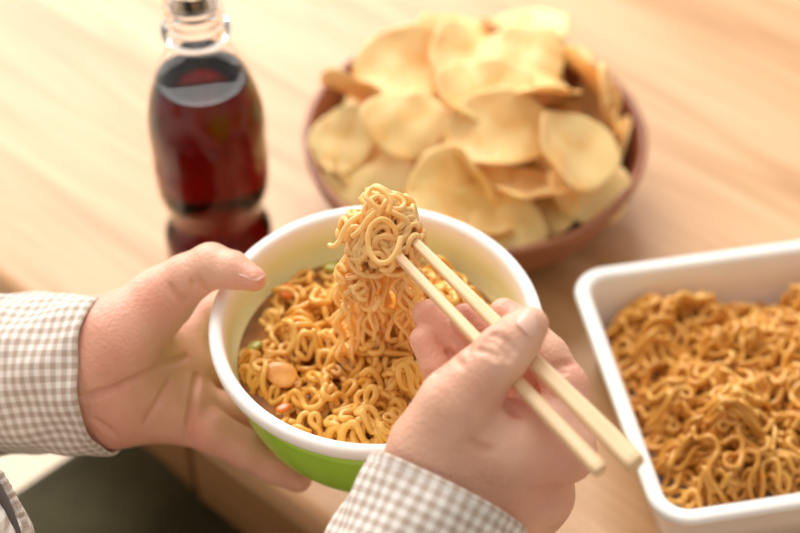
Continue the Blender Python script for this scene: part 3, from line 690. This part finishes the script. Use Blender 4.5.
# cuffs: opening centre and direction toward the elbow, in camera axes
RC = J(446, 489, .706); RD = np.array([-.44, -.87, .23]); RD /= np.linalg.norm(RD)
LC = J(113, 372, .815); LD = np.array([-.90, -.055, -.40]); LD /= np.linalg.norm(LD)
R_ELB = c2w(RC + RD * .235); L_ELB = c2w(LC + LD * .225)
R_SH = bp(.165, .05, .50); L_SH = bp(-.165, .05, .50)
fl = Field((-.85, -.15, -.76), (.25, 1.05, .78), .0075)
legs = [[bp(s * .09, 0, 0), bp(s * .10, .43, -.01), bp(s * .11, .40, -.47)] for s in (-1, 1)]
body = fl.new()
def chain(f, pts, k=.03):
    for (p, rp), (q, rq) in zip(pts[:-1], pts[1:]): fl.prim(f, p, q, rp, rq, k)
for s, sh_, el, wr in ((1, R_SH, R_ELB, c2w(RC + RD * .06)), (-1, L_SH, L_ELB, c2w(LC + LD * .06))):
    chain(body, [(bp(s * .06, .03, .49), .055), (sh_, .048), (el, .036), (wr, .020)])
    chain(body, [(bp(s * .08, 0, .0), .09), (bp(s * .09, .42, -.01), .058), (bp(s * .11, .41, -.43), .04), (bp(s * .11, .42, -.505), .036), (bp(s * .12, .54, -.525), .026)])
chain(body, [(bp(0, 0, .02), .095), (bp(0, .02, .22), .09), (bp(0, .04, .38), .095), (bp(0, .05, .50), .06), (bp(0, .08, .60), .05), (bp(0, .10, .66), .06)])
chain(body, [(bp(0, .095, .735), .088), (bp(0, .115, .70), .078)]); chain(body, [(bp(0, .12, .67), .058), (bp(0, .145, .635), .042)], .02)
chain(body, [(bp(0, .195, .705), .009), (bp(0, .208, .672), .012)], .012)                     # nose
for s in (-1, 1):
    chain(body, [(bp(s * .083, .09, .71), .012), (bp(s * .083, .09, .675), .009)], .008)       # ears
    fl.prim(body, bp(s * .032, .200, .715), bp(s * .034, .200, .715), .014, .014, .006, sub=True)
    fl.prim(body, bp(s * .032, .180, .715), bp(s * .033, .180, .715), .013, .013, .004)
chain(body, [(bp(-.018, .186, .642), .006), (bp(.018, .186, .642), .006)], .006)              # mouth
BV, BQ = surface_nets(body, fl.lo, fl.h)
V, Q = merge([(c2w(RV), RQ), (c2w(LV), LQ), (BV, BQ)])
per = empty('person', tuple(HIP + np.array([0, 0, -.54]))); PO = np.array(per.location)
tag(per, 'seated person in a checked shirt and olive trousers, holding the bowl and the chopsticks', 'person')
body_o = mesh_obj('body', V - PO, Q, M['skin'], per); body_o['label'] = 'bare hands, one under the bowl and one gripping chopsticks'
# redder finger ends and knuckles, plus darker red painted as left palm shade
fpts = [(J(427, 318, .745), .016), (J(424, 345, .743), .016), (J(464, 322, .735), .013), (J(505, 315, .72), .013), (J(578, 372, .705), .010), (J(515, 404, .695), .007), (J(256, 283, .797), .012), (J(190, 305, .85), .012), (J(290, 468, .82), .02), (J(225, 440, .83), .015), (J(530, 480, .72), .02), (J(558, 478, .7), .016), (J(120, 425, .81), .03), (J(150, 300, .80), .012), (J(165, 405, .83), .035), (J(105, 345, .80), .022), (J(205, 425, .82), .028), (J(190, 370, .84), .03)]
me = body_o.data; att = me.attributes.new('flush_shade', 'FLOAT', 'POINT'); val = np.zeros(len(V)); 
for p, r in fpts:
    d = np.linalg.norm(V - c2w(p), axis=1); val = np.maximum(val, .55 * np.clip(1 - d / (r * 1.6), 0, 1) ** .8)
if len(me.vertices) == len(V): att.data.foreach_set('value', val.astype(np.float32))

def nail(c, ax, nr, L, W, curve=.6):
    """small curved plate: centre, direction to the finger's end, outward normal (camera axes)"""
    ax = np.asarray(ax, float); ax /= np.linalg.norm(ax); nr = np.asarray(nr, float); nr -= (nr @ ax) * ax; nr /= np.linalg.norm(nr); sd = np.cross(ax, nr)
    V = []; n, m = 10, 12; Rr = W * .62
    for s in (0, -.0006):
        for j in range(m + 1):
            v = j / m * 2 - 1
            wv = W / 2 * (1 - .25 * abs(v) ** 4)
            for i in range(n + 1):
                u = (i / n * 2 - 1) * wv; l = v * L / 2 * (1 - .16 * (i / n * 2 - 1) ** 2)
                V.append(c + ax * l + sd * Rr * math.sin(u / Rr) + nr * (Rr * (math.cos(u / Rr) - 1) + s - .0006 * v * v))
    Fc = []; k = n + 1; o2 = (m + 1) * k
    for j in range(m):
        for i in range(n): Fc.append([j * k + i, j * k + i + 1, (j + 1) * k + i + 1, (j + 1) * k + i]); Fc.append([o2 + j * k + i, o2 + (j + 1) * k + i, o2 + (j + 1) * k + i + 1, o2 + j * k + i + 1])
    rim = [j * k for j in range(m + 1)] + [m * k + i for i in range(1, k)] + [j * k + n for j in range(m - 1, -1, -1)] + [i for i in range(n - 1, 0, -1)]
    for a, b in zip(rim, rim[1:] + rim[:1]): Fc.append([a, b, b + o2, a + o2])
    return mesh_obj('fingernail', c2w(np.array(V)) - PO, Fc, M['nail'], per)
nail(R_SURF(533, 322, .0003), (.62, .62, -.62), (.50, .42, .80), .0125, .0122)
nail(J(251.5, 270.5, .7945), (26, -8.5, 5), (.12, 1, .45), .0140, .0105)

# sleeves
def sleeve(name, C0, D, elbow, ra, rb, e1, L0, L1, seed, shear, parent, m, edge=False, off=0.0):
    e1 = np.asarray(e1, float); e1 -= (e1 @ D) * D; e1 /= np.linalg.norm(e1); e2 = np.cross(D, e1)
    rr = np.random.default_rng(seed); n = 96; S = np.linspace(L0, L1, 60); V = []; UV = []; ph = rr.uniform(0, 6.28, 8)
    def ringp(s, inset, i, f=1.0):
        t = 2 * math.pi * i / n
        w = .0011 * math.sin(3 * t + s * 60 + ph[0]) + .0009 * math.sin(5 * t - s * 110 + ph[1]) + .0006 * math.sin(9 * t + s * 150 + ph[2])
        g = 1 + .10 * min(max(s, 0) / .15, 1)
        x = (ra * g + off + w - inset) * math.cos(t); y = (rb * g + off + w - inset) * math.sin(t)
        sh = shear[0] * math.cos(t) + shear[1] * math.sin(t)
        return C0 + D * (s + sh * max(0, 1 - s / .12)) + e1 * x + e2 * y
    P = []
    if edge:
        for s, ins_ in ((.05, .0022), (.02, .0021), (.004, .0020), (.0006, .0018), (0, .0010)): P.append((s, ins_))
        for s, ins_ in ((.0004, .0002), (.0015, -.0002), (.004, -.0001), (.0052, .0005), (.0064, -.0001)): P.append((s, ins_))
        P += [(s, 0) for s in np.linspace(.009, L1, 50)] + [(L1, .0015), (L1 - .01, .002)]
    else: P = [(s, 0) for s in S]
    per_ = 2 * math.pi * (ra + rb) / 2
    for s, ins_ in P:
        for i in range(n + 1): V.append(ringp(s, ins_, i)); UV.append((i / n * per_, s))
    k = n + 1; Fc = [[j * k + i, j * k + i + 1, (j + 1) * k + i + 1, (j + 1) * k + i] for j in range(len(P) - 1) for i in range(n)]
    return mesh_obj(name, c2w(np.array(V)) - PO, Fc, m, parent, uv=UV)
# shirt: trunk and upper sleeves, in one cloth
sf = fl.new()
chain(sf, [(bp(0, .00, .0), .125), (bp(0, .025, .18), .118), (bp(0, .045, .36), .122), (bp(0, .05, .46), .085)], .05)
for s, sh_, el, cc, dd in ((1, R_SH, R_ELB, RC, RD), (-1, L_SH, L_ELB, LC, LD)):
    chain(sf, [(bp(s * .07, .04, .46), .085), (bp(s * .10, .03, .2), .085), (bp(s * .07, 0, 0), .10)], .05)
    chain(sf, [(bp(s * .07, .04, .47), .075), (sh_, .062), (el, .047), (c2w(cc + dd * .13), .0385)], .03)
fl.prim(sf, at(-62, 562, .765), bp(.02, .03, .30), .046, .085, .05)
SV, SQ = surface_nets(sf, fl.lo, fl.h)
q = SV - HIP; suv = np.column_stack([q @ rt + .6 * (q @ fw), q[:, 2]])
shirt = mesh_obj('shirt', SV - PO, SQ, M['shirt'], per, uv=suv); shirt['label'] = 'small brown and white checked shirt'
pts = [(-30, 440), (-14, 455), (2, 473), (13, 492), (22, 512), (29, 533), (34, 556), (36, 580)]
def strip(name, pts, d, r, m, wob=0.0):
    P = imgpath(pts, [d] * len(pts)); n = len(P)
    V, Q = tube(P, r * (1 + wob * np.sin(np.arange(n) * 1.9)), 10); uv = np.column_stack([np.arange(len(V)) % 10 * .001, np.arange(len(V)) // 10 * .0011])
    return mesh_obj(name, V - PO, quads_to_list(Q), m, shirt, uv=uv)
strip('placket', [(x - 3, y + 2) for x, y in pts], .757, .0024, M['shirt'], .12)
strip('gap_shade', [(x - 11, y + 5) for x, y in pts], .749, .0022, M['shirt_gap_shade'])['label'] = 'dark strip painted as the shade in the gap beside the shirt front edge'  # dark tube laid in place of the gap's shade
sleeve('cuff', RC, RD, R_ELB, .0362, .030, (.9, -.44, 0), 0, .075, 3, (.000, .0), shirt, M['shirt'], True, .0008)
sleeve('sleeve', RC, RD, R_ELB, .0362, .030, (.9, -.44, 0), .06, .235, 5, (.000, .0), shirt, M['shirt'])
sleeve('cuff', LC, LD, L_ELB, .0390, .032, (0, 1, 0), 0, .075, 7, (-.002, .0), shirt, M['shirt'], True, .0008)
sleeve('sleeve', LC, LD, L_ELB, .0390, .032, (0, 1, 0), .06, .225, 9, (-.002, .0), shirt, M['shirt'])
# trousers
tf = fl.new()
for s in (-1, 1): chain(tf, [(bp(s * .08, 0, .0), .108), (bp(s * .090, .42, -.008), .076), (bp(s * .11, .41, -.22), .066), (bp(s * .11, .41, -.47), .058)], .02)
chain(tf, [(bp(-.04, -.01, .04), .108), (bp(.04, -.01, .04), .108)], .04)
TV, TQ = surface_nets(tf, fl.lo, fl.h)
mesh_obj('trousers', TV - PO, TQ, M['olive'], per)['label'] = 'dark olive trousers'
hf = fl.new(); chain(hf, [(bp(0, .085, .752), .092), (bp(0, .065, .71), .080)], .02); fl.prim(hf, bp(0, .18, .64), bp(0, .21, .72), .07, .07, .01, sub=True)
HV, HQ = surface_nets(hf, fl.lo, fl.h); mesh_obj('hair', HV - PO, HQ, M['hair'], per)
# chair under the person
chair = empty('dining_chair', (HIP[0], HIP[1], -.72), ea); tag(chair, 'plain wooden chair under the seated person', 'chair')
def cpart(n, b): bevel(mesh_obj(n, *box(*b), M['leg'], chair), .004)
cpart('seat', (-.22, .22, -.2, .22, .42, .445))
for x in (-.21, .17):
    cpart('leg', (x, x + .04, .17, .21, 0, .42)); cpart('leg', (x, x + .04, -.20, -.16, 0, .42)); 
cpart('backrest', (-.2, .2, -.22, -.2, .55, .85)); 
for x in (-.19, .16): cpart('back_post', (x, x + .03, -.22, -.2, .43, .56))
